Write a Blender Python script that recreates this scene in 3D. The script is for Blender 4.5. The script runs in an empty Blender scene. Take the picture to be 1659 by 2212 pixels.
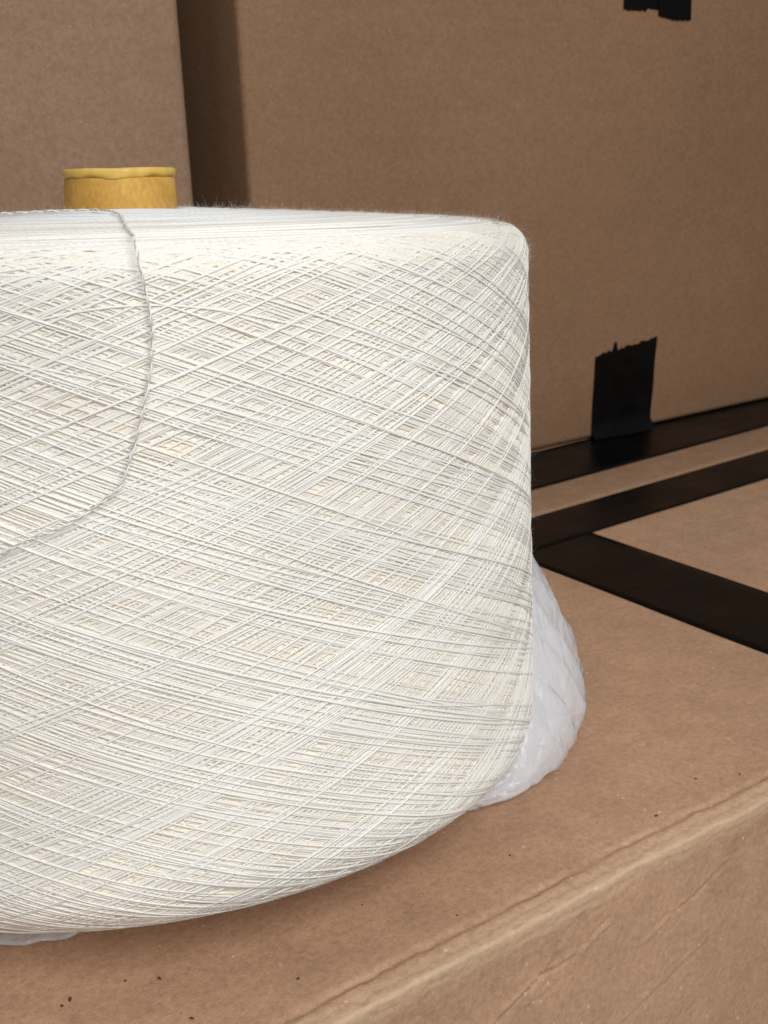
import bpy, math, random
import numpy as np
from mathutils import Matrix, Vector, noise
random.seed(7); rng = np.random.default_rng(7)
scene = bpy.context.scene
COL = scene.collection

# ------------------------------------------------------------------ camera
PITCH, ROLL, CAM_H = 0.3169, -0.0368, 0.243
c, s = math.cos(PITCH), math.sin(PITCH)
fw = Vector((0, c, -s)); up0 = Vector((0, s, c)); rt0 = Vector((1, 0, 0))
rt = rt0 * math.cos(ROLL) + up0 * math.sin(ROLL)
up = -rt0 * math.sin(ROLL) + up0 * math.cos(ROLL)
cam_data = bpy.data.cameras.new("camera"); cam = bpy.data.objects.new("camera", cam_data)
COL.objects.link(cam)
M = Matrix.Identity(4)
for i in range(3):
    M[i][0], M[i][1], M[i][2] = rt[i], up[i], -fw[i]
M[2][3] = CAM_H
cam.matrix_world = M
cam_data.sensor_fit = 'VERTICAL'; cam_data.sensor_height = 36
cam_data.lens = 2737.3 / 2212 * 36
cam_data.clip_start = 0.02; cam_data.clip_end = 50
cam_data.dof.use_dof = True; cam_data.dof.focus_distance = 0.36; cam_data.dof.aperture_fstop = 38
scene.camera = cam

# ------------------------------------------------------------------ world + lamps (soft daylight from an open doorway, plus an added overhead fill)
w = bpy.data.worlds.new("World"); scene.world = w; w.use_nodes = True
w.node_tree.nodes["Background"].inputs[0].default_value = (0.97, 0.98, 1.0, 1)
w.node_tree.nodes["Background"].inputs[1].default_value = 0.165
def area(name, loc, target, size, power, color):
    d = bpy.data.lights.new(name, 'AREA'); d.shape = 'SQUARE'; d.size = size; d.energy = power; d.color = color
    o = bpy.data.objects.new(name, d); COL.objects.link(o); o.location = loc
    o.rotation_euler = (Vector(target) - Vector(loc)).to_track_quat('-Z', 'Y').to_euler()
    return o
area("doorway_light", (0.42, -0.56, 0.84), (-0.05, 0.42, 0.08), 0.95, 20.2, (1.0, 0.985, 0.95))
area("overhead_fill", (-0.02, 0.36, 1.10), (-0.02, 0.40, 0.0), 0.4, 1.5, (1.0, 0.985, 0.96))  # added overhead lamp for the soft shadow under the cone
scene.view_settings.view_transform = 'Standard'; scene.view_settings.look = 'None'
scene.view_settings.exposure = 0; scene.view_settings.gamma = 1
scene.view_settings.use_curve_mapping = False
scene.cycles.max_bounces = 20; scene.cycles.diffuse_bounces = 14; scene.cycles.transmission_bounces = 14; scene.cycles.transparent_max_bounces = 16

# ------------------------------------------------------------------ helpers
def mesh_np(name, V, F, mat, parent=None, smooth=True, uv=None):
    V = np.asarray(V, dtype=np.float32); F = np.asarray(F, dtype=np.int32)
    me = bpy.data.meshes.new(name)
    n, k = F.shape
    me.vertices.add(len(V)); me.vertices.foreach_set("co", V.ravel())
    me.loops.add(n * k); me.loops.foreach_set("vertex_index", F.ravel())
    me.polygons.add(n); me.polygons.foreach_set("loop_start", np.arange(n, dtype=np.int32) * k)
    me.polygons.foreach_set("loop_total", np.full(n, k, dtype=np.int32))
    if smooth: me.polygons.foreach_set("use_smooth", np.ones(n, dtype=bool))
    if uv is not None:
        l = me.uv_layers.new(name="UVMap"); l.data.foreach_set("uv", np.asarray(uv, np.float32)[F.ravel()].ravel())
    me.update(calc_edges=True); me.validate()
    if mat: me.materials.append(mat)
    o = bpy.data.objects.new(name, me); COL.objects.link(o)
    if parent: o.parent = parent
    return o
def grid_faces(nu, nv, wrap_u=False, wrap_v=False, base=0):
    I = np.arange(nu if wrap_u else nu - 1)[:, None]; J = np.arange(nv if wrap_v else nv - 1)[None, :]
    a = I * nv + J; b = ((I + 1) % nu) * nv + J; c_ = ((I + 1) % nu) * nv + (J + 1) % nv; d = I * nv + (J + 1) % nv
    return np.stack([a, b, c_, d], -1).reshape(-1, 4) + base
def empty(name, label, cat, mat=None, group=None):
    o = bpy.data.objects.new(name, None); COL.objects.link(o); o.empty_display_size = .05
    o['label'] = label; o['category'] = cat
    if group: o['group'] = group
    if mat is not None: o.matrix_world = mat
    return o

def new_mat(name):
    m = bpy.data.materials.new(name); m.use_nodes = True
    nt = m.node_tree; b = nt.nodes["Principled BSDF"]
    return m, nt, b
def N(nt, t, **kw):
    n = nt.nodes.new(t)
    for k, v in kw.items():
        if k.startswith('_'): setattr(n, k[1:], v)
        else: n.inputs[k].default_value = v
    return n
def ramp(nt, src, pts):
    r = nt.nodes.new('ShaderNodeValToRGB'); e = r.color_ramp.elements
    while len(e) < len(pts): e.new(0.5)
    for el, (p, col) in zip(e, pts):
        el.position = p; el.color = (*col, 1) if len(col) == 3 else col
    nt.links.new(src, r.inputs[0]); return r
def mix(nt, kind, fac, a, b):
    n = nt.nodes.new('ShaderNodeMix'); n.data_type = 'RGBA'; n.blend_type = kind
    for sock, v in ((n.inputs[0], fac), (n.inputs[6], a), (n.inputs[7], b)):
        if hasattr(v, 'is_output') or isinstance(v, bpy.types.NodeSocket): nt.links.new(v, sock)
        elif isinstance(v, (int, float)): sock.default_value = v
        else: sock.default_value = (*v, 1)
    return n.outputs[2]

# cardboard; wear_at = (b position of a worn front edge in the object's own y) or None
def cardboard(name, base, wear=False, seed=0.0, speck=1.0, mott=1.0):
    m, nt, b = new_mat(name)
    tc = N(nt, 'ShaderNodeTexCoord')
    mp = N(nt, 'ShaderNodeMapping'); mp.inputs['Location'].default_value = (seed, seed * .7, seed * .3)
    nt.links.new(tc.outputs['Object'], mp.inputs[0]); P = mp.outputs[0]
    def noise_(scale, detail=4, rough=.6, src=P):
        n = N(nt, 'ShaderNodeTexNoise', Scale=scale, Detail=detail, Roughness=rough); nt.links.new(src, n.inputs['Vector']); return n
    big = noise_(6, 3); mid = noise_(70, 4); fine = noise_(1100, 3, .7); fib = noise_(420, 4, .7)
    st = N(nt, 'ShaderNodeMapping'); st.inputs['Scale'].default_value = (5, 330, 90); nt.links.new(P, st.inputs[0])
    streak = noise_(1.0, 2, .5, st.outputs[0])
    col = ramp(nt, big.outputs[0], [(.3, tuple(x * .93 for x in base)), (.7, tuple(x * 1.06 for x in base))]).outputs[0]
    col = mix(nt, 'MULTIPLY', 1.0, col, ramp(nt, mid.outputs[0], [(.3, (1 - .1 * mott, 1 - .1 * mott, 1 - .11 * mott)), (.7, (1 + .08 * mott,) * 3)]).outputs[0])
    col = mix(nt, 'MULTIPLY', 1.0, col, ramp(nt, streak.outputs[0], [(.35, (.985, .982, .98)), (.65, (1.012, 1.012, 1.012))]).outputs[0])
    col = mix(nt, 'MULTIPLY', 1.0, col, ramp(nt, fib.outputs[0], [(.28, (.82, .80, .78)), (.5, (1, 1, 1)), (.74, (1.16, 1.17, 1.18))]).outputs[0])
    col = mix(nt, 'MULTIPLY', 1.0, col, ramp(nt, fine.outputs[0], [(.25, (.84, .84, .84)), (.75, (1.14, 1.14, 1.14))]).outputs[0])
    # pale and dark paper flecks
    vo = N(nt, 'ShaderNodeTexVoronoi', Scale=330.0); nt.links.new(P, vo.inputs['Vector'])
    fl = N(nt, 'ShaderNodeTexNoise', Scale=260.0, Detail=1.0); nt.links.new(P, fl.inputs['Vector'])
    sep = N(nt, 'ShaderNodeSeparateColor'); nt.links.new(vo.outputs['Color'], sep.inputs[0])
    def mask(ch, thr, rad):
        a = N(nt, 'ShaderNodeMath', _operation='GREATER_THAN'); nt.links.new(sep.outputs[ch], a.inputs[0]); a.inputs[1].default_value = thr
        d = N(nt, 'ShaderNodeMath', _operation='LESS_THAN'); nt.links.new(vo.outputs['Distance'], d.inputs[0]); d.inputs[1].default_value = rad
        mm = N(nt, 'ShaderNodeMath', _operation='MULTIPLY'); nt.links.new(a.outputs[0], mm.inputs[0]); nt.links.new(d.outputs[0], mm.inputs[1])
        return mm.outputs[0]
    def scaled(o, k):
        mm = N(nt, 'ShaderNodeMath', _operation='MULTIPLY'); nt.links.new(o, mm.inputs[0]); mm.inputs[1].default_value = k; return mm.outputs[0]
    col = mix(nt, 'MIX', scaled(mask(0, .965, .20), .55 * speck), col, (.62, .52, .42))
    col = mix(nt, 'MIX', scaled(mask(1, .965, .17), .35 * speck), col, (.12, .075, .048))
    if wear:
        sx = N(nt, 'ShaderNodeSeparateXYZ'); nt.links.new(tc.outputs['Object'], sx.inputs[0])
        wn = noise_(240, 6, .75); wn2 = noise_(9, 2)
        # signed distance from the folded edge across top (y) and down the face (z)
        d1 = N(nt, 'ShaderNodeMath', _operation='SUBTRACT'); nt.links.new(sx.outputs[1], d1.inputs[0]); nt.links.new(sx.outputs[2], d1.inputs[1])
        a1 = N(nt, 'ShaderNodeMath', _operation='MULTIPLY_ADD'); nt.links.new(wn.outputs[0], a1.inputs[0]); a1.inputs[1].default_value = .0070
        nt.links.new(d1.outputs[0], a1.inputs[2])
        a2 = N(nt, 'ShaderNodeMath', _operation='MULTIPLY_ADD'); nt.links.new(wn2.outputs[0], a2.inputs[0]); a2.inputs[1].default_value = .004
        nt.links.new(a1.outputs[0], a2.inputs[2])
        mr = N(nt, 'ShaderNodeMapRange'); nt.links.new(a2.outputs[0], mr.inputs[0])
        mr.inputs[1].default_value = 0.0; mr.inputs[1].default_value = .0015; mr.inputs[2].default_value = .0180
        band = ramp(nt, mr.outputs[0], [(.14, (0, 0, 0)), (.22, (.5,) * 3), (.40, (1,) * 3), (.50, (.15,) * 3), (.57, (.8,) * 3), (.70, (0, 0, 0))])
        col = mix(nt, 'MIX', scaled(band.outputs[0], .46), col, (.58, .455, .315))
    nt.links.new(col, b.inputs['Base Color'])
    b.inputs['Roughness'].default_value = .78; b.inputs['Specular IOR Level'].default_value = .25
    add = N(nt, 'ShaderNodeMath', _operation='ADD'); nt.links.new(fib.outputs[0], add.inputs[0]); nt.links.new(fine.outputs[0], add.inputs[1])
    bp = N(nt, 'ShaderNodeBump', Strength=.35, Distance=.0004); nt.links.new(add.outputs[0], bp.inputs['Height'])
    bp2 = N(nt, 'ShaderNodeBump', Strength=.25 * mott, Distance=.002); nt.links.new(mid.outputs[0], bp2.inputs['Height']); nt.links.new(bp.outputs[0], bp2.inputs['Normal'])
    nt.links.new(bp2.outputs[0], b.inputs['Normal'])
    return m

def tape_mat():
    m, nt, b = new_mat("black_tape")
    tc = N(nt, 'ShaderNodeTexCoord')
    n1 = N(nt, 'ShaderNodeTexNoise', Scale=30.0, Detail=4.0); nt.links.new(tc.outputs['Object'], n1.inputs['Vector'])
    mp = N(nt, 'ShaderNodeMapping'); mp.inputs['Scale'].default_value = (30, 90, 90); nt.links.new(tc.outputs['Object'], mp.inputs[0])
    n2 = N(nt, 'ShaderNodeTexNoise', Scale=1.0, Detail=3.0); nt.links.new(mp.outputs[0], n2.inputs['Vector'])
    r = ramp(nt, n1.outputs[0], [(.3, (.0016, .0016, .0019)), (.75, (.0030, .0026, .0028))]); nt.links.new(r.outputs[0], b.inputs['Base Color'])
    rr = ramp(nt, n1.outputs[0], [(.3, (.24,) * 3), (.7, (.42,) * 3)]); nt.links.new(rr.outputs[0], b.inputs['Roughness'])
    b.inputs['Specular IOR Level'].default_value = .16
    bp = N(nt, 'ShaderNodeBump', Strength=.5, Distance=.0012); nt.links.new(n2.outputs[0], bp.inputs['Height'])
    nt.links.new(bp.outputs[0], b.inputs['Normal'])
    return m

def yarn_mat(name, base, twist=True, trans=0.0):
    m, nt, b = new_mat(name)
    uvn = N(nt, 'ShaderNodeUVMap'); sep = N(nt, 'ShaderNodeSeparateXYZ'); nt.links.new(uvn.outputs[0], sep.inputs[0])
    tc = N(nt, 'ShaderNodeTexCoord')
    n = N(nt, 'ShaderNodeTexNoise', Scale=14.0, Detail=4.0); nt.links.new(tc.outputs['Object'], n.inputs['Vector'])
    col = ramp(nt, n.outputs[0], [(.35, tuple(x * .97 for x in base)), (.65, tuple(min(1, x * 1.02) for x in base))]).outputs[0]
    if twist:   # two-ply twist: u along yarn (m), v round it
        a = N(nt, 'ShaderNodeMath', _operation='MULTIPLY_ADD'); nt.links.new(sep.outputs[0], a.inputs[0]); a.inputs[1].default_value = 2 * math.pi / .0022
        v2 = N(nt, 'ShaderNodeMath', _operation='MULTIPLY'); nt.links.new(sep.outputs[1], v2.inputs[0]); v2.inputs[1].default_value = 4 * math.pi
        nt.links.new(v2.outputs[0], a.inputs[2])
        sn = N(nt, 'ShaderNodeMath', _operation='SINE'); nt.links.new(a.outputs[0], sn.inputs[0])
        bp = N(nt, 'ShaderNodeBump', Strength=.35, Distance=.00004); nt.links.new(sn.outputs[0], bp.inputs['Height'])
        nt.links.new(bp.outputs[0], b.inputs['Normal'])
    nt.links.new(col, b.inputs['Base Color'])
    b.inputs['Roughness'].default_value = .55; b.inputs['Specular IOR Level'].default_value = .4
    b.inputs['Sheen Weight'].default_value = .2
    if trans:
        tl = N(nt, 'ShaderNodeBsdfTranslucent'); nt.links.new(col, tl.inputs[0])
        ms = N(nt, 'ShaderNodeMixShader', Fac=trans); nt.links.new(b.outputs[0], ms.inputs[1]); nt.links.new(tl.outputs[0], ms.inputs[2])
        nt.links.new(ms.outputs[0], nt.nodes['Material Output'].inputs[0])
    return m

# ------------------------------------------------------------------ box frame (a = along the folded front edge, b = away from us)
YAW = 0.6213
def box_matrix(origin, yaw): return Matrix.Translation(origin) @ Matrix.Rotation(yaw, 4, 'Z')
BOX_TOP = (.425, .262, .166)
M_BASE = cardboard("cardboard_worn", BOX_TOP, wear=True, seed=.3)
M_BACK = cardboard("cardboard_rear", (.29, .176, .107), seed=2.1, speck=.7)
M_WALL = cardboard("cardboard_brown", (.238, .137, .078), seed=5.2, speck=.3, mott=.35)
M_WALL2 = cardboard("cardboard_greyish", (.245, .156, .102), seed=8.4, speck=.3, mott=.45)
M_TAPE = tape_mat()

def seg_dist(P, Q, A, B):
    A = np.array(A); B = np.array(B); d = B - A; L = d @ d
    t = np.clip(((P - A[0]) * d[0] + (Q - A[1]) * d[1]) / L, 0, 1)
    dx = P - (A[0] + t * d[0]); dy = Q - (A[1] + t * d[1])
    return np.hypot(dx, dy), t, dx * d[1] - dy * d[0]
def smooth_noise(x, y, f, seed):
    r = np.random.default_rng(seed); out = 0
    for i in range(7):
        k = f * r.uniform(.5, 1.8); an = r.uniform(0, 2 * math.pi)
        out = out + np.sin(k * (x * math.cos(an) + y * math.sin(an)) + r.uniform(0, 6.28)) / 7 * 1.8
    return out

# base box: local frame has x=a, y=b-B_FRONT, z=0 at the top sheet; open profile front-bottom -> front -> fold -> top -> back -> bottom
B_FRONT, B_REAR, A0, A1, HBOX = .2457, .5330, -.42, .98, .30
base_box = empty("cardboard_box", "worn brown cardboard box under the yarn cone, black tape along its seam and rear edge", "box",
                 box_matrix((0, 0, 0), YAW) @ Matrix.Translation((0, B_FRONT, 0)))
def fine(a0, a1, lo, hi, fine_step, coarse):
    return np.unique(np.round(np.concatenate([np.arange(a0, lo, coarse), np.arange(lo, hi, fine_step), np.arange(hi, a1, coarse), [a1]]), 6))
W = B_REAR - B_FRONT; R = .0014
prof = [(0, -z) for z in np.unique(np.concatenate([np.linspace(HBOX, .08, 10), np.arange(.08, R, -.0009)]))[::-1]]
prof += [(R * (1 - math.cos(q)), -R * (1 - math.sin(q))) for q in np.linspace(0, math.pi / 2, 7)[1:-1]]
prof += [(y, 0) for y in np.arange(R, .075, .0009)] + [(y, 0) for y in np.linspace(.078, W - R, 60)]
prof += [(W - R * (1 - math.sin(q)), -R * (1 - math.cos(q))) for q in np.linspace(0, math.pi / 2, 5)[1:]]
prof += [(W, -z) for z in np.linspace(.02, HBOX, 6)]
prof = np.array(prof)
xs = fine(A0, A1, .06, .44, .0014, .012)
XX, K = np.meshgrid(xs, np.arange(len(prof)), indexing='ij')
YY = prof[K, 0].copy(); ZZ = prof[K, 1].copy()
onface = (prof[:, 0] == 0)[None, :].repeat(len(xs), 0); ontop = (prof[:, 1] == 0)[None, :].repeat(len(xs), 0)
nearedge = np.exp(-((YY - ZZ) / .012) ** 2) * (YY < .1)
# fold line wander and its crushed double ridge
wander = .0009 * smooth_noise(XX, 0 * XX, 60, 3) + .0004 * smooth_noise(XX, 0 * XX, 300, 4)
ZZ += nearedge * (-.0004 + .0003 * smooth_noise(XX, YY * 0, 90, 5))
YY += nearedge * wander
g = lambda x, mu, sg: np.exp(-((x - mu) / sg) ** 2)
top_m = ontop.astype(float)
ZZ += top_m * (-.0007 * (.75 + .5 * smooth_noise(XX, 0 * XX, 140, 15)) * g(YY, .0105 + wander, .0010) + .0003 * g(YY, .0080 + wander, .0013) + .0001 * g(YY, .0135, .0016))
# transverse crush wrinkles on the fold
wr = smooth_noise(XX, YY * 2, 900, 6); ZZ += nearedge * top_m * .0004 * wr * np.abs(wr)
YY -= nearedge * onface * .0002 * smooth_noise(XX, ZZ * 2, 800, 9)
# face creases (x, z)
creases = [((.2105, -.0304), (.2280, -.0220), -1, .0010), ((.2280, -.0220), (.2349, -.0186), -1, .0009), ((.2349, -.0186), (.2393, -.0100), -.8, .0006),
           ((.2300, -.0220), (.2472, -.0200), -.9, .0007), ((.2472, -.0200), (.2600, -.0150), .9, .0009), ((.2245, -.0310), (.2419, -.0266), -.4, .0006),
           ((.2755, -.0300), (.2911, -.0262), .6, .0008), ((.2911, -.0262), (.3073, -.0221), -.7, .0008), ((.3073, -.0221), (.3200, -.0165), -.5, .0008),
           ((.17, -.055), (.2105, -.0304), -.8, .0011), ((.26, -.060), (.31, -.046), -.4, .001)]
for A_, B_, amp, wd in creases:
    d, t, side = seg_dist(XX + .0008 * smooth_noise(XX, ZZ, 250, 21), ZZ + .0006 * smooth_noise(XX, ZZ, 250, 22), A_, B_)
    YY += onface * amp * .0010 * np.exp(-(d / wd / .7) ** 2) * (.7 + .5 * smooth_noise(XX, ZZ, 500, 23))
    dd = np.where(side > 0, d, -d)
    YY += onface * amp * -.0006 * np.exp(-((dd - wd * 1.6) / wd) ** 2)
YY += onface * .0012 * smooth_noise(XX, ZZ, 35, 31) * np.clip(-ZZ / .05, 0, 1)
# faint score line and shallow dents on the top
ZZ += top_m * (-.00035 * g(XX, .3785, .0009)) * (YY < .155) * (YY > .012)
for A_, B_, amp, wd in [((.270, .010), (.262, .045), -.00012, .0006), ((.335, .03), (.36, .012), -.00012, .0012), ((.20, .02), (.23, .024), -.0001, .001)]:
    d, t, _ = seg_dist(XX, YY, A_, B_); ZZ += top_m * amp * np.exp(-(d / wd) ** 2)
ZZ += top_m * .0004 * smooth_noise(XX, YY, 30, 41) * np.clip(YY / .05, 0, 1) * np.clip((W - YY) / .05, 0, 1)
V = np.stack([XX, YY, ZZ], -1).reshape(-1, 3); F = grid_faces(len(xs), len(prof))
F = F[:, ::-1]
nb = len(V)
# end caps + bottom as simple quads
capv = np.array([[A0, 0, -HBOX], [A0, W, -HBOX], [A0, W, -R], [A0, 0, -R], [A1, 0, -HBOX], [A1, W, -HBOX], [A1, W, -R], [A1, 0, -R]])
capf = np.array([[0, 3, 2, 1], [4, 5, 6, 7], [0, 1, 5, 4]]) + nb
mesh_np("carton", np.vstack([V, capv]), np.vstack([F, capf]), M_BASE, base_box)

def strip(name, path, x0, x1, mat, parent, nx=2, th=.00015, axis='x', jit=0, xs_=None):
    """tape: path = list of (y,z) (axis x) swept from x0 to x1; solid, thin"""
    path = np.array(path, float); xs = np.linspace(x0, x1, nx) if xs_ is None else xs_
    t = np.gradient(path, axis=0); t /= np.linalg.norm(t, axis=1)[:, None]; n = np.stack([-t[:, 1], t[:, 0]], 1)
    if n[len(n) // 2][1] < -1e-6 or (abs(n[len(n) // 2][1]) < .3 and n[len(n) // 2][0] > 0): n = -n
    outer = path + n * th
    loop = np.vstack([path, outer[::-1]]); k = len(loop)
    X, J = np.meshgrid(xs, np.arange(k), indexing='ij')
    P = np.stack([X, loop[J, 0], loop[J, 1]], -1)
    if jit: P[:, :, 0] += jit * smooth_noise(P[:, :, 1], P[:, :, 2] * 1.3, 400, 77) * (np.abs(X - x0) < 1e-6)
    V = P.reshape(-1, 3)
    if axis == 'y': V = V[:, [1, 0, 2]]
    F = grid_faces(len(xs), k, wrap_v=True)
    caps = []
    h = k // 2
    for base in (0, (len(xs) - 1) * k):
        for j in range(h - 1): caps.append([base + j, base + j + 1, base + k - 2 - j, base + k - 1 - j])
    return mesh_np(name, V, np.vstack([F, np.array(caps)]), mat, parent, smooth=False)
# rear edge tape (covers 42 mm of the top and bends down the rear face)
e = .0012
yq = W - .0434
pth = [(y, e - .0005 + .0001 * math.sin(y * 900)) for y in np.linspace(yq, W - R, 12)] + \
      [(W - (R) * (1 - math.sin(q)) + .0004 * math.sin(q), -R * (1 - math.cos(q)) + .0007 * math.cos(q)) for q in np.linspace(.2, math.pi / 2, 5)] + [(W + .0005, -.018)]
strip("tape", pth, A0 + .01, A1 - .01, M_TAPE, base_box, nx=90)
# seam tape from the rear edge towards us and over the front fold
ys = np.linspace(W - .010, .004, 60)
V = []
strip_path = [(x, .00035) for x in np.linspace(.4377, .4970, 12)]
strip("tape", strip_path, W - .012, .003, M_TAPE, base_box, xs_=np.linspace(W - .012, .003, 60), axis='y')

# second box behind: same height, its own tape
rear_box = empty("cardboard_box", "brown cardboard box under the two tall boxes, one black tape band showing", "box",
                 box_matrix((0, 0, 0), YAW) @ Matrix.Translation((0, .5365, 0)))
def rounded_box(name, x0, x1, y0, y1, z0, z1, mat, parent, r=.004, n=40, bulge=.002, seed=1):
    import bmesh
    bm = bmesh.new(); bmesh.ops.create_cube(bm, size=1)
    for v in bm.verts: v.co = Vector(((x0 + x1) / 2 + v.co.x * (x1 - x0), (y0 + y1) / 2 + v.co.y * (y1 - y0), (z0 + z1) / 2 + v.co.z * (z1 - z0)))
    bmesh.ops.bevel(bm, geom=bm.edges[:], offset=r, segments=3, profile=.5, affect='EDGES')
    big = [e_ for e_ in bm.edges if e_.calc_length() > .1]
    bmesh.ops.subdivide_edges(bm, edges=big, cuts=14, use_grid_fill=True)
    for v in bm.verts:
        k = noise.noise(Vector((v.co.x * 4 + seed, v.co.y * 4, v.co.z * 4 + seed * 2)))
        fx = (v.co.x - x0) / (x1 - x0); fz = (v.co.z - z0) / (z1 - z0); fy = (v.co.y - y0) / (y1 - y0)
        if v.co.y < y0 + r * .5: v.co.y -= bulge * (.5 + k) * 4 * max(0, fx * (1 - fx)) * max(0, fz * (1 - fz)) * 2
        if v.co.x < x0 + r * .5 or v.co.x > x1 - r * .5: v.co.x += .3 * bulge * k
    me = bpy.data.meshes.new(name); bm.to_mesh(me); bm.free()
    for p in me.polygons: p.use_smooth = True
    me.materials.append(mat)
    o = bpy.data.objects.new(name, me); COL.objects.link(o); o.parent = parent
    return o
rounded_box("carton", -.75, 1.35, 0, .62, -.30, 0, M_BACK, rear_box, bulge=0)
strip("tape", [(y, .0006) for y in np.linspace(.0368, .101, 14)], -.70, 1.30, M_TAPE, rear_box, nx=80)

# tall boxes standing on it
WY = math.atan2(.5324, .8465)
right_box = empty("cardboard_box", "tall brown cardboard box filling the right background, torn black tape pieces on its front", "box",
                  box_matrix((.1063, .8629, 0), WY))
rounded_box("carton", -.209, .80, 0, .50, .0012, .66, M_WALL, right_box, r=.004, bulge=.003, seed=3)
left_box = empty("cardboard_box", "tall cardboard box at left behind the yellow tube, left of the dark gap", "box",
                 box_matrix((-.0905, .6755, 0), WY) @ Matrix.Rotation(math.radians(-9), 4, 'Z') @ Matrix.Rotation(math.radians(-.35), 4, 'Y'))
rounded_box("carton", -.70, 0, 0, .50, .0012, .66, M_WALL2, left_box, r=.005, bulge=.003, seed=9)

def jag_tape(name, bottom, top, parent, y=-.0006, th=.00025, curl=None):
    """flat tape piece on a front face; bottom/top = equal-length lists of (x,z)"""
    bot = np.array(bottom); tp = np.array(top); n = len(bot); m = 12
    V = []
    for i in range(n):
        for j in range(m + 1):
            p = bot[i] + (tp[i] - bot[i]) * j / m
            V.append((p[0], y - .0003 * (math.sin(p[0] * 260) * math.sin(j * .9)) * (j < m), p[1]))
    V = np.array(V); F = grid_faces(n, m + 1)
    if curl:
        zz = V[:, 2]; k = np.clip((curl - zz) / curl, 0, 1); V[:, 1] -= .010 * k ** 2 * (1 + .3 * np.sin(V[:, 0] * 90)); V[:, 2] = np.maximum(zz, .0014)
    V2 = V.copy(); V2[:, 1] -= th
    k = len(V); Fb = F[:, ::-1] + k
    o = mesh_np(name, np.vstack([V, V2]), np.vstack([F, Fb]), M_TAPE, parent, smooth=False)
    return o
# lower hanging piece, torn upper edge
n = 40; q = np.linspace(0, 1, n); r2 = np.random.default_rng(5)
spk = np.interp(q, [0, .10, .12, .16, .19, .22, .24, .27, .30, .33, .36, .40, .46, .50, .52, .6, .7, .76, .78, .86, .9, 1],
                [0, .0, .002, 0, .001, .002, -.001, 0, .0065, .0065, -.001, .001, 0, .002, .001, 0, 0, .002, .0005, 0, .001, .0012])
top = [(.0571 + .0600 * a, .0611 + .0060 * a + k + r2.normal(0, .0003)) for a, k in zip(q, spk)]
bot = [(.0536 + .0585 * a, .0012) for a in q]
jag_tape("tape", bot, top, right_box, curl=.009)
# upper pieces reaching down from the top edge
spk = np.abs(r2.normal(0, .0008, n)) + np.where(q > .55, np.abs(np.sin(q * 60)) * .003, 0)
jag_tape("tape", [(.0764 + .038 * a, .2912 - .002 * a + k) for a, k in zip(q, spk)], [(.0764 + .038 * a, .421) for a in q], right_box)
jag_tape("tape", [(.1080 + .031 * a, .2880 - .0028 * min(1, a * 2) + .0003 * math.sin(a * 40)) for a in q], [(.1070 + .032 * a, .421) for a in q], right_box, y=-.0011)

# ------------------------------------------------------------------ yarn cone
ax_a = Vector((.0115, .0715, 1)).normalized(); ax_u = Vector((0, 1, 0)).cross(ax_a).normalized(); ax_v = ax_a.cross(ax_u)
MC = Matrix.Identity(4)
for i in range(3): MC[i][0], MC[i][1], MC[i][2], MC[i][3] = ax_u[i], ax_v[i], ax_a[i], (-.0882, .4316, .0125)[i]
cone = empty("yarn_cone", "large cone of cream white yarn with a yellow paper tube, standing on a plastic bag", "yarn cone", MC)

RB, RT, HT, SB, ST, DOME = .140, .1377, .1897, .0222, .0094, .0088
pp = []
for q in np.linspace(0, math.pi / 2, 24): pp.append((RB - SB * (1 - math.sin(q)), SB * (1 - math.cos(q))))
for t in np.linspace(0, 1, 60)[1:-1]: pp.append((RB + (RT - RB) * t, SB + (HT - ST - SB) * t))
for q in np.linspace(0, math.pi / 2, 16): pp.append((RT - ST * (1 - math.cos(q)), HT - ST * (1 - math.sin(q))))
pp = np.array(pp); arc = np.concatenate([[0], np.cumsum(np.linalg.norm(np.diff(pp, axis=0), axis=1))]); LTOT = arc[-1]
tg = np.gradient(pp, axis=0); tg /= np.linalg.norm(tg, axis=1)[:, None]; nn = np.stack([tg[:, 1], -tg[:, 0]], 1)
def surf(th, u, rho):
    """point on the package at azimuth th, arc position u, height rho above the surface"""
    r = np.interp(u, arc, pp[:, 0]); z = np.interp(u, arc, pp[:, 1]); nr = np.interp(u, arc, nn[:, 0]); nz = np.interp(u, arc, nn[:, 1])
    r = r + nr * rho; z = z + nz * rho
    dth = np.angle(np.exp(1j * (th - math.radians(-108))))
    z = z - .0026 * np.exp(-(dth / .55) ** 2) * np.clip(1 - z / .07, 0, 1)
    r = r * (1 + .0025 * np.sin(2 * th + 1.0) + .0015 * np.sin(3 * th + 2)) - .0009 * np.exp(-((np.angle(np.exp(1j * (th + .9)))) / .45) ** 2) * np.clip(1 - z / .08, 0, 1)
    return np.stack([r * np.cos(th), r * np.sin(th), z], -1)

M_YARN = yarn_mat("cream_yarn", (.965, .955, .925), trans=.3)
M_CORE, nt, b = new_mat("shaded_inner_yarn"); b.inputs['Roughness'].default_value = .8
uvn = N(nt, 'ShaderNodeUVMap'); hs = []
for k_, sc_ in ((.41, 1.0), (-.41, 1.0)):      # fine helical yarn lines of the layers below
    sp = N(nt, 'ShaderNodeSeparateXYZ'); nt.links.new(uvn.outputs[0], sp.inputs[0])
    q1 = N(nt, 'ShaderNodeMath', _operation='MULTIPLY_ADD'); nt.links.new(sp.outputs[0], q1.inputs[0]); q1.inputs[1].default_value = k_; nt.links.new(sp.outputs[1], q1.inputs[2])
    cx = N(nt, 'ShaderNodeCombineXYZ'); nt.links.new(q1.outputs[0], cx.inputs[0])
    ns = N(nt, 'ShaderNodeTexNoise', Scale=1700.0, Detail=1.0); nt.links.new(cx.outputs[0], ns.inputs['Vector']); hs.append(ns.outputs[0])
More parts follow.
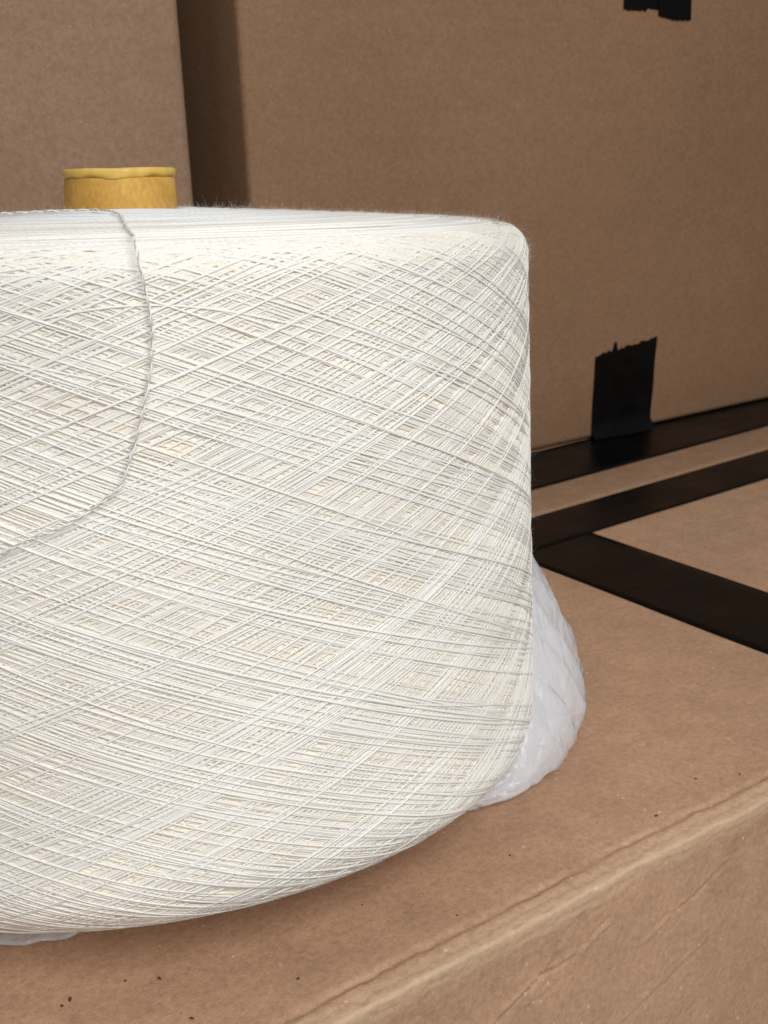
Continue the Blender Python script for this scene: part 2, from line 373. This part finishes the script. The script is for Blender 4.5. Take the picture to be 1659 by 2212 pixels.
pn = N(nt, 'ShaderNodeTexNoise', Scale=90.0, Detail=1.0); nt.links.new(uvn.outputs[0], pn.inputs['Vector'])
pg = N(nt, 'ShaderNodeMath', _operation='GREATER_THAN'); nt.links.new(pn.outputs[0], pg.inputs[0]); pg.inputs[1].default_value = .5
mx = N(nt, 'ShaderNodeMix'); nt.links.new(pg.outputs[0], mx.inputs[0]); nt.links.new(hs[0], mx.inputs[2]); nt.links.new(hs[1], mx.inputs[3])
cr = ramp(nt, mx.outputs[0], [(.38, (.66, .55, .42)), (.58, (.92, .87, .79))]); nt.links.new(cr.outputs[0], b.inputs['Base Color'])  # darker tan paints in the warm shade between strands
bp = N(nt, 'ShaderNodeBump', Strength=.6, Distance=.0004); nt.links.new(mx.outputs[0], bp.inputs['Height']); nt.links.new(bp.outputs[0], b.inputs['Normal'])

def tubes(paths, rad, sides=5, flat=1.0):
    """paths: list of (n,3) arrays -> verts, faces, uv"""
    Vs, Fs, Us = [], [], []; base = 0
    ang = np.arange(sides) / sides * 2 * math.pi
    for i, P in enumerate(paths):
        r = rad[i] if hasattr(rad, '__len__') else rad
        T = np.gradient(P, axis=0); T /= np.linalg.norm(T, axis=1)[:, None]
        ref = P * np.array([1, 1, 0]); ref = ref / (np.linalg.norm(ref, axis=1)[:, None] + 1e-9)
        A = ref - (ref * T).sum(1)[:, None] * T; A /= (np.linalg.norm(A, axis=1)[:, None] + 1e-9)
        B = np.cross(T, A)
        rr = r if np.ndim(r) == 0 else np.asarray(r)[:, None, None]
        ring = P[:, None, :] + rr * (flat * np.cos(ang)[None, :, None] * A[:, None, :] + np.sin(ang)[None, :, None] * B[:, None, :])
        n = len(P); Vs.append(ring.reshape(-1, 3)); Fs.append(grid_faces(n, sides, wrap_v=True, base=base)[:, ::-1])
        L = np.concatenate([[0], np.cumsum(np.linalg.norm(np.diff(P, axis=0), axis=1))])
        Us.append(np.stack([np.repeat(L, sides), np.tile(np.arange(sides) / sides, n)], 1)); base += n * sides
    return np.vstack(Vs), np.vstack(Fs), np.vstack(Us)

# core body
nth = 220; th = np.linspace(0, 2 * math.pi, nth, endpoint=False)
cu = np.linspace(0, LTOT, 70)
body = surf(th[:, None].repeat(len(cu), 1), cu[None, :].repeat(nth, 0), -.00038)
inner = []
for rr_, zz_ in ((RT - ST - .012, HT + .0015), (RT * .7, HT + .0045), (RT * .4, HT + .0068), (.020, HT + DOME - .001)):
    inner.append(np.stack([rr_ * np.cos(th), rr_ * np.sin(th), np.full(nth, zz_ - .001)], -1))
bot_in = np.stack([.02 * np.cos(th), .02 * np.sin(th), np.full(nth, .003)], -1)
G = np.concatenate([bot_in[:, None], body, np.stack(inner, 1)], 1)
G = np.concatenate([G, G[:1]], 0)
core_V, core_F = G.reshape(-1, 3), grid_faces(nth + 1, G.shape[1])
core_U = np.stack([np.repeat(np.arange(nth + 1) / nth * 2 * math.pi * .14, G.shape[1]), np.tile(np.concatenate([[0], cu, LTOT + np.array([.015, .05, .09, .12])]), nth + 1)], 1)

paths, rads, lay = [], [], []
SEG = .0040
def winding_group(npass, spacing, rho, u0, u1, th0, warp, k=.985, rad=.00027, jit=.0002, t0=None, layer=0, rib=5):
    """one continuous yarn laid back and forth npass times, each pass shifted by 'spacing' metres across the yarn"""
    shift = spacing / (.14 * math.sin(math.radians(19)))
    n = int(npass * 1.10 / SEG)
    t = np.linspace(0, 2 * math.pi * npass, n) + (rng.uniform(0, 6.28) if t0 is None else t0)
    Om = (rib + 1) / rib + shift / (2 * math.pi * rib)
    tri = np.arcsin(k * np.sin(t)) / math.asin(k)
    pss = t / (2 * math.pi)
    ph = rng.uniform(0, 6.28, 6)
    # pass-to-pass irregularity (slow random wander of the laying position)
    wob = jit / .053 * (np.sin(pss * 2.1 + ph[0]) + np.sin(pss * 5.3 + ph[1]) + .7 * np.sin(pss * 11.7 + ph[2]))
    th = th0 + Om * t + wob + warp * np.sin(2 * t + ph[3])
    A = (u1 - u0) / 2 + .0015 * np.sin(pss * 3.3 + ph[4]) + .001 * np.sin(pss * 7.9 + ph[5])
    u = (u0 + u1) / 2 + A * tri
    u = np.clip(u, .002, LTOT - .0005)
    rh = rho + .00012 * np.sin(t * 3.1 + ph[1]) + .0001 * np.sin(t * 7.3 + ph[2])
    fade = np.clip(np.minimum(np.arange(n), n - 1 - np.arange(n)) / 14, 0, 1)
    rh = rh - .0014 * (1 - fade) ** 2
    paths.append(surf(th, u, rh)); rads.append(rad); lay.append(layer)
ULO, UHI = .006, LTOT - .0005
for i in range(26):          # lower layers, dense
    winding_group(int(rng.integers(20, 32)), rng.uniform(.0006, .0009), -.00038 + .0002 * i / 26, ULO + rng.uniform(-.003, .008), UHI - rng.exponential(.004),
                  i * 2.39996 / 5 + rng.uniform(-.1, .1), rng.uniform(-.03, .03), rad=.00034, t0=0.0, layer=1, rib=[5, 6, 4][i % 3])
for i in range(24):          # upper layers, ribbons of parallel yarn
    winding_group(float(rng.choice([5, 8, 12, 18, 24])), rng.uniform(.00068, .00115), -.00018 + .00022 * i / 24, ULO + rng.uniform(-.004, .010), UHI - rng.exponential(.005),
                  rng.uniform(0, 6.28), rng.uniform(-.06, .06), rad=.00034, k=rng.uniform(.965, .992), jit=.00016, rib=int(rng.choice([4, 5, 6])))
for i in range(26):          # single strands on top
    winding_group(1.0 + rng.random(), .004, .00006 + .00016 * i / 26, ULO + rng.uniform(-.004, .008), UHI - rng.exponential(.006),
                  rng.uniform(0, 6.28), rng.uniform(-.07, .07), rad=rng.uniform(.00030, .00038), k=rng.uniform(.96, .99), rib=int(rng.choice([4, 5, 7])))
# end face: rings of yarn
for rr_ in np.arange(.024, RT - ST + .003, .00085):
    tt = np.linspace(0, 2 * math.pi, 260); x = np.clip((RT - rr_) / RT, 0, 1)
    ph = rng.uniform(0, 6.28, 3)
    r_ = rr_ + .0005 * np.sin(tt * 2 + ph[0]) + .0003 * np.sin(tt * 5 + ph[1])
    z_ = HT + DOME * (x ** .8) + .00025 * np.sin(tt * 3 + ph[2]) + rng.normal(0, .00012)
    z_ = z_ - .0004 - .0014 * np.clip((rr_ - (RT - ST - .012)) / .015, 0, 1) ** 2
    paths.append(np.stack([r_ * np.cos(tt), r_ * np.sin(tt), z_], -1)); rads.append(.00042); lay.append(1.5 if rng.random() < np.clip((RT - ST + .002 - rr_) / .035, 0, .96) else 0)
V_, F_, U_ = tubes(paths, rads, flat=.56)
wind = mesh_np("yarn_winding", np.vstack([V_, core_V]), np.vstack([F_, core_F + len(V_)]), M_YARN, cone, uv=np.vstack([U_, core_U]))
wind.data.materials.append(M_CORE)
wind.data.materials.append(yarn_mat("shaded_lower_yarn", (.955, .92, .85), trans=.3))  # warmer copy of the yarn, tinted for the shade among deeper strands
wind.data.materials.append(yarn_mat("shaded_end_face_yarn", (.76, .785, .80), trans=.2))  # greyer copy of the yarn, dimmer light on the end face painted in
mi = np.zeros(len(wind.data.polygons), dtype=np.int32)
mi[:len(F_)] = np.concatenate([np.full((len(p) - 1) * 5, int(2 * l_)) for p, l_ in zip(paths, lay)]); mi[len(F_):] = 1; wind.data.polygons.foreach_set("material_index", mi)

# yellow paper tube: cone-shaped, rolled lip
m, nt, b = new_mat("yellow_paper")
tc = N(nt, 'ShaderNodeTexCoord'); mp = N(nt, 'ShaderNodeMapping'); mp.inputs['Scale'].default_value = (1, 1, .6); nt.links.new(tc.outputs['Object'], mp.inputs[0])
n1 = N(nt, 'ShaderNodeTexNoise', Scale=700.0, Detail=4.0, Roughness=.7); nt.links.new(mp.outputs[0], n1.inputs['Vector'])
n2 = N(nt, 'ShaderNodeTexNoise', Scale=60.0, Detail=3.0); nt.links.new(tc.outputs['Object'], n2.inputs['Vector'])
cc = ramp(nt, n1.outputs[0], [(.3, (.43, .24, .055)), (.5, (.50, .29, .068)), (.72, (.57, .35, .095))]).outputs[0]
cc = mix(nt, 'MULTIPLY', 1.0, cc, ramp(nt, n2.outputs[0], [(.3, (.88, .82, .72)), (.7, (1.08, 1.1, 1.1))]).outputs[0])
nt.links.new(cc, b.inputs['Base Color']); b.inputs['Roughness'].default_value = .75; b.inputs['Specular IOR Level'].default_value = .25
bp = N(nt, 'ShaderNodeBump', Strength=.4, Distance=.0004); nt.links.new(n1.outputs[0], bp.inputs['Height']); nt.links.new(bp.outputs[0], b.inputs['Normal'])
M_TUBE = m
m, nt, b = new_mat("yellow_lip"); b.inputs['Base Color'].default_value = (.66, .47, .12, 1); b.inputs['Roughness'].default_value = .65
n1 = N(nt, 'ShaderNodeTexNoise', Scale=300.0, Detail=4.0); tc = N(nt, 'ShaderNodeTexCoord'); nt.links.new(tc.outputs['Object'], n1.inputs['Vector'])
cc = ramp(nt, n1.outputs[0], [(.3, (.50, .32, .065)), (.7, (.62, .42, .10))]); nt.links.new(cc.outputs[0], b.inputs['Base Color'])
bp = N(nt, 'ShaderNodeBump', Strength=.3, Distance=.0004); nt.links.new(n1.outputs[0], bp.inputs['Height']); nt.links.new(bp.outputs[0], b.inputs['Normal'])
M_LIP = m
ZT = .2108
def lathe(name, P, mat, parent, wob=None, nth=96):
    P = np.array(P); th = np.linspace(0, 2 * math.pi, nth, endpoint=False); T, K = np.meshgrid(th, np.arange(len(P)), indexing='ij')
    r = P[K, 0]; z = P[K, 1]
    if wob: r, z = wob(T, r, z)
    return mesh_np(name, np.stack([r * np.cos(T), r * np.sin(T), z], -1).reshape(-1, 3), grid_faces(nth, len(P), wrap_u=True), mat, parent)
tube = lathe("paper_tube", [(.0195, .15), (.0192, .18), (.0188, .200), (.0185, .2065), (.0182, ZT - .0032), (.0170, ZT - .003), (.0166, .200), (.0168, .15)], M_TUBE, cone,
             wob=lambda T, r, z: (r * (1 + .008 * np.sin(2 * T + .4)), z))
def lipw(T, r, z):
    dip = np.exp(-((np.angle(np.exp(1j * (T + 1.45)))) / .30) ** 2)
    low = (z < ZT - .0022)
    z = z - low * (.0009 * dip + .00012 * np.sin(5 * T + 1) + .0002 * np.sin(11 * T)) - .0002 * dip * (z > ZT - .0005)
    return r * (1 + .008 * np.sin(2 * T + .4) + .006 * np.sin(7 * T) * .4) + .0003 * low * dip, z
lp = [(.0172, ZT - .0035)] + [(.01790 + .0008 * math.cos(q) * 1.3, ZT - .0014 + .0014 * math.sin(q) * (1 if q > 0 else 1.1)) for q in np.linspace(-1.4, math.pi * .95, 14)] + [(.0166, ZT - .003)]
lathe("rolled_lip", lp, M_LIP, tube, wob=lipw)

# loose twisted thread lying over the front of the package
th_pts = [(-171, .127, 1), (-166, .090, 1), (-152, .058, 1), (-125, .040, 1), (-96, .036, 1), (-84, .044, 1), (-80, .060, 1), (-79, .085, 1), (-78.6, .110, 1), (-78.2, .1265, 1), (-78.1, .1335, 1)]
P3 = []
for d, r_, _ in th_pts:
    x = (RT - r_) / RT; P3.append((r_ * math.cos(math.radians(d)), r_ * math.sin(math.radians(d)), HT + DOME * x ** .8 + .0011))
for d, z in [(-77.9, .1862), (-77.3, .1775), (-77.05, .1686), (-77.5, .1596), (-78.3, .1516), (-79.0, .1459), (-79.6, .1413), (-80.5, .1356), (-81.2, .1316), (-82.8, .1283),
             (-84.8, .1250), (-87.8, .1211), (-91.2, .1184), (-94.3, .1142), (-97.4, .1112), (-101.6, .1079), (-112, .100), (-125, .093)]:
    t = (z - .02) / (.18 - .02); r_ = RB + (RT - RB) * t + (.0014 + .0008 * math.sin(d * 1.3) ** 2 if d > -114 else -.001)
    P3.append((r_ * math.cos(math.radians(d)), r_ * math.sin(math.radians(d)), z))
P3 = np.array(P3)
def catmull(P, step):
    out = []
    Q = np.vstack([2 * P[0] - P[1], P, 2 * P[-1] - P[-2]])
    for i in range(1, len(Q) - 2):
        m_ = max(2, int(np.linalg.norm(Q[i + 1] - Q[i]) / step)); t = np.linspace(0, 1, m_, endpoint=False)[:, None]
        out.append(.5 * ((2 * Q[i]) + (-Q[i - 1] + Q[i + 1]) * t + (2 * Q[i - 1] - 5 * Q[i] + 4 * Q[i + 1] - Q[i + 2]) * t ** 2 + (-Q[i - 1] + 3 * Q[i] - 3 * Q[i + 1] + Q[i + 2]) * t ** 3))
    return np.vstack(out + [Q[-2][None]])
cl = catmull(P3, .00035)
L = np.concatenate([[0], np.cumsum(np.linalg.norm(np.diff(cl, axis=0), axis=1))])
T = np.gradient(cl, axis=0); T /= np.linalg.norm(T, axis=1)[:, None]
A = np.cross(T, [0, 0, 1.0]) + 1e-6; A /= np.linalg.norm(A, axis=1)[:, None]; Bv = np.cross(T, A)
cl = cl + .00012 * np.sin(L * 700)[:, None] * A
plies = []
for k in (0, math.pi):
    a = L * 2 * math.pi / .0052 + k
    plies.append(cl + .00018 * (1 + .3 * np.sin(L * 410))[:, None] * (np.cos(a)[:, None] * A + np.sin(a)[:, None] * Bv))
Vp, Fp, Up = tubes(plies, .00020, 6)
M_THREAD = yarn_mat("grey_thread", (.46, .455, .445), twist=False)
M_THREAD2 = yarn_mat("pale_thread", (.80, .79, .77), twist=False)
lt = mesh_np("loose_thread", Vp, Fp, M_THREAD, cone, uv=Up)
lt.data.materials.append(M_THREAD2)
mi = np.zeros(len(Fp), dtype=np.int32); mi[len(Fp) // 2:] = 1; lt.data.polygons.foreach_set("material_index", mi)
lt['label'] = "loose grey twisted thread end"

# fuzz: fine loose fibres
def fibres(n, roots, normals, lmin, lmax, lift, rad):
    t = np.linspace(0, 1, 6)[None, :, None]
    tang = rng.normal(0, 1, (n, 3)); tang -= (tang * normals).sum(1)[:, None] * normals; tang /= np.linalg.norm(tang, axis=1)[:, None]
    ln = rng.uniform(lmin, lmax, n)[:, None, None] * (rng.random(n)[:, None, None] ** 1.5 * .8 + .2)
    lf = np.abs(rng.normal(0, lift, n))[:, None, None]
    bend = rng.normal(0, .5, (n, 3))[:, None, :]
    P = roots[:, None, :] + ln * (t * (tang[:, None, :] + lf * normals[:, None, :]) + t * t * .5 * bend)
    side = np.cross(tang, normals)[:, None, :]; nrm = normals[:, None, :]
    w_ = rad * (1 - .7 * t)
    ring = np.stack([P + w_ * side, P - .5 * w_ * side + .87 * w_ * nrm, P - .5 * w_ * side - .87 * w_ * nrm], 2)
    V = ring.reshape(-1, 3); f = grid_faces(6, 3, wrap_v=True)
    F = (f[None] + (np.arange(n) * 18)[:, None, None]).reshape(-1, 4)
    return V, F
n1_ = 30000
th_ = rng.uniform(0, 2 * math.pi, n1_); u_ = rng.uniform(.004, LTOT - .002, n1_)
r0_ = surf(th_, u_, 0.0); r1_ = surf(th_, u_, .001); nr_ = r1_ - r0_; nr_ /= np.linalg.norm(nr_, axis=1)[:, None]
th3 = rng.uniform(0, 2 * math.pi, 9000); u3 = rng.uniform(LTOT - .018, LTOT, 9000)
p3 = surf(th3, u3, 0.0); q3 = surf(th3, u3, .001) - p3; q3 /= np.linalg.norm(q3, axis=1)[:, None]
Vc, Fc = fibres(9000, p3, q3, .001, .0045, .5, .000017)
Va, Fa = fibres(n1_, r0_, nr_, .001, .0055, .28, .000016)
n2_ = 26000
rr_ = np.sqrt(rng.uniform(.022 ** 2, (RT - ST) ** 2, n2_)); th_ = rng.uniform(0, 2 * math.pi, n2_); x_ = (RT - rr_) / RT
ro = np.stack([rr_ * np.cos(th_), rr_ * np.sin(th_), HT + DOME * x_ ** .8], -1); nz_ = np.tile([0, 0, 1.0], (n2_, 1))
Vb, Fb = fibres(n2_, ro, nz_, .0006, .0030, .7, .000018)
M_FUZZ = yarn_mat("fuzz", (.88, .87, .84), twist=False)
fz = mesh_np("fuzz", np.vstack([Va, Vb, Vc]), np.vstack([Fa, Fb + len(Va), Fc + len(Va) + len(Vb)]), M_FUZZ, cone); fz['kind'] = 'stuff'

# ------------------------------------------------------------------ plastic bag crumpled under and behind the package
m, nt, b = new_mat("milky_plastic")
out = nt.nodes["Material Output"]
tr = N(nt, 'ShaderNodeBsdfTransparent', Color=(.95, .96, 1, 1)); tl = N(nt, 'ShaderNodeBsdfTranslucent', Color=(.95, .95, .972, 1))
b.inputs['Base Color'].default_value = (.95, .95, .972, 1); b.inputs['Roughness'].default_value = .17; b.inputs['Specular IOR Level'].default_value = 1.0
tc = N(nt, 'ShaderNodeTexCoord')
n1 = N(nt, 'ShaderNodeTexNoise', Scale=70.0, Detail=5.0, Roughness=.6, Distortion=1.0); nt.links.new(tc.outputs['Object'], n1.inputs['Vector'])
mp = N(nt, 'ShaderNodeMapping'); mp.inputs['Scale'].default_value = (1, 1, .3); nt.links.new(tc.outputs['Object'], mp.inputs[0])
n2 = N(nt, 'ShaderNodeTexNoise', Scale=110.0, Detail=2.0, Distortion=.8); nt.links.new(mp.outputs[0], n2.inputs['Vector'])
ad = N(nt, 'ShaderNodeMath', _operation='ADD'); nt.links.new(n1.outputs[0], ad.inputs[0]); 
rg = N(nt, 'ShaderNodeMath', _operation='SUBTRACT'); nt.links.new(n2.outputs[0], rg.inputs[0]); rg.inputs[1].default_value = .5
rg2 = N(nt, 'ShaderNodeMath', _operation='ABSOLUTE'); nt.links.new(rg.outputs[0], rg2.inputs[0])
rg3 = N(nt, 'ShaderNodeMath', _operation='MULTIPLY'); nt.links.new(rg2.outputs[0], rg3.inputs[0]); rg3.inputs[1].default_value = -2.2
nt.links.new(rg3.outputs[0], ad.inputs[1])
bp = N(nt, 'ShaderNodeBump', Strength=.58, Distance=.0022); nt.links.new(ad.outputs[0], bp.inputs['Height'])
for x in (b, tl): nt.links.new(bp.outputs[0], x.inputs['Normal'])
m1 = N(nt, 'ShaderNodeMixShader', Fac=.3); nt.links.new(b.outputs[0], m1.inputs[1]); nt.links.new(tl.outputs[0], m1.inputs[2])
lw = N(nt, 'ShaderNodeLayerWeight', Blend=.35); nt.links.new(bp.outputs[0], lw.inputs['Normal'])
fr = ramp(nt, lw.outputs['Facing'], [(.0, (.52,) * 3), (.5, (.34,) * 3), (1.0, (.05,) * 3)])
m2 = N(nt, 'ShaderNodeMixShader'); nt.links.new(fr.outputs[0], m2.inputs[0]); nt.links.new(m1.outputs[0], m2.inputs[1]); nt.links.new(tr.outputs[0], m2.inputs[2])
nt.links.new(m2.outputs[0], out.inputs[0])
M_BAG = m
pk = [-180, -150, -125, -105, -97, -88, -75, -50, -30, -22, -18, -10, 0, 8, 16, 25, 40, 60, 90, 130, 180]
r0k = [.150, .140, .122, .108, .103, .092, .070, .060, .082, .113, .126, .145, .158, .166, .170, .172, .168, .165, .160, .155, .150]
ztk = [.010, .006, .004, .002, .0015, .001, .001, .001, .001, .002, .003, .012, .046, .072, .090, .098, .080, .05, .03, .02, .010]
def bag_layer(seed, shrink, zoff):
    nth = 420; th = np.linspace(-180, 180, nth, endpoint=False); nk = 46
    r0 = np.interp(th, pk, r0k); zt = np.interp(th, pk, ztk)
    r0 = r0 + .0016 * smooth_noise(th, 0 * th, .25, seed) + .0012 * smooth_noise(th, 0 * th, .7, seed + 1)
    zt = zt * (1 + .05 * smooth_noise(th, 0 * th, .3, seed + 2))
    r0 = r0 - shrink - .0018 * (r0 > .14)
    V = np.zeros((nth, nk, 3))
    for i in range(nth):
        fl = np.clip(zt[i] / .03, 0, 1)
        rc = min(.1365, r0[i] - .004)
        rin = min(.06, r0[i] - .01)
        pts = [(rin, .001), (r0[i] - .006, .0012), (r0[i], .0015 + .004 * fl)]
        rb = r0[i]; zt_ = zt[i]
        if zt_ > .004:
            for f_, g_ in ((.15, .0), (.3, .05), (.5, .22), (.7, .50), (.87, .78), (1.0, 1.0)):
                pts.append((rb + (rc - rb) * g_ + .002 * math.sin(f_ * 3), max(.004, zt_ * f_)))
            pts.append((rc - .003, zt_ * .97))
        else:
            pts.append((r0[i] + .0005, .0025)); pts.append((r0[i] - .004, .0035)); pts.append((r0[i] - .02, .004))
        pts = np.array(pts); L_ = np.concatenate([[0], np.cumsum(np.linalg.norm(np.diff(pts, axis=0), axis=1))])
        q = np.linspace(0, L_[-1], nk); rr = np.interp(q, L_, pts[:, 0]); zz = np.interp(q, L_, pts[:, 1])
        V[i, :, 0] = rr; V[i, :, 1] = th[i]; V[i, :, 2] = zz + zoff
    rr, tt, zz = V[..., 0], V[..., 1], V[..., 2]
    amp = np.clip(zz / .015, 0, 1)
    pleat = smooth_noise(tt + zz * 60, zz * 20, .5, seed + 5); pleat2 = smooth_noise(tt - zz * 90, zz * 40, 1.7, seed + 6)
    cr = smooth_noise(tt * .3 + zz * 60, zz * 260, 1.3, seed + 8)
    rr = rr + amp * (.0027 * (1 - 2 * np.abs(pleat)) + .0006 * (1 - 2 * np.abs(pleat2)) + .0003 * (1 - 2 * np.abs(cr)))
    zz = np.maximum(zz + (1 - amp) * .0006 * np.abs(pleat2), .0008)
    x = -.0882 + rr * np.cos(np.radians(tt)); y = .4316 + rr * np.sin(np.radians(tt))
    return np.stack([x, y, zz], -1).reshape(-1, 3), grid_faces(nth, nk, wrap_u=True)
Va, Fa = bag_layer(50, 0, 0); Vb, Fb = bag_layer(80, .005, .0006)
bag = mesh_np("plastic_bag", np.vstack([Va, Vb]), np.vstack([Fa, Fb + len(Va)]), M_BAG)
bag['label'] = "crumpled milky white plastic bag bunched under the yarn cone, showing behind its lower right side"; bag['category'] = "plastic bag"

# ------------------------------------------------------------------ dirt crumbs on the box (too many and too small to count)
m, nt, b = new_mat("dirt"); b.inputs['Base Color'].default_value = (.045, .032, .022, 1); b.inputs['Roughness'].default_value = .9
spots = [(.0989, .3016, .0013), (.0960, .3005, .0006), (.1233, .2938, .0010), (.1227, .2725, .0009), (.2443, .2761, .0007), (.1150, .2990, .0005), (.3000, .262, .0009),
         (.155, .268, .0006), (.19, .285, .0004), (.21, .262, .0004), (.29, .31, .0004), (.33, .27, .0006), (.345, .262, .0006)]
for _ in range(24): spots.append((rng.uniform(.06, .42), rng.uniform(.262, .48), rng.uniform(.0001, .00028)))
Vd, Fd = [], []
mb = box_matrix((0, 0, 0), YAW)
for a_, b_, r_ in spots:
    base = len(Vd); k = 7
    el = rng.uniform(.4, 1.0); ro_ = rng.uniform(0, 3.14)
    for j in range(k):
        q = j / k * 6.283; rr = r_ * rng.uniform(.6, 1.2)
        dx, dy = rr * math.cos(q), rr * el * math.sin(q)
        p = mb @ Vector((a_ + dx * math.cos(ro_) - dy * math.sin(ro_), b_ + dx * math.sin(ro_) + dy * math.cos(ro_), .00025)); Vd.append(p[:])
    p = mb @ Vector((a_, b_, .0004 + r_ * .5)); Vd.append(p[:])
    for j in range(k): Fd.append((base + j, base + (j + 1) % k, base + k))
d = mesh_np("dirt_crumbs", Vd, Fd, m, smooth=False); d['kind'] = 'stuff'
d['label'] = "tiny dark crumbs of dirt scattered on the box top"; d['category'] = "dirt"
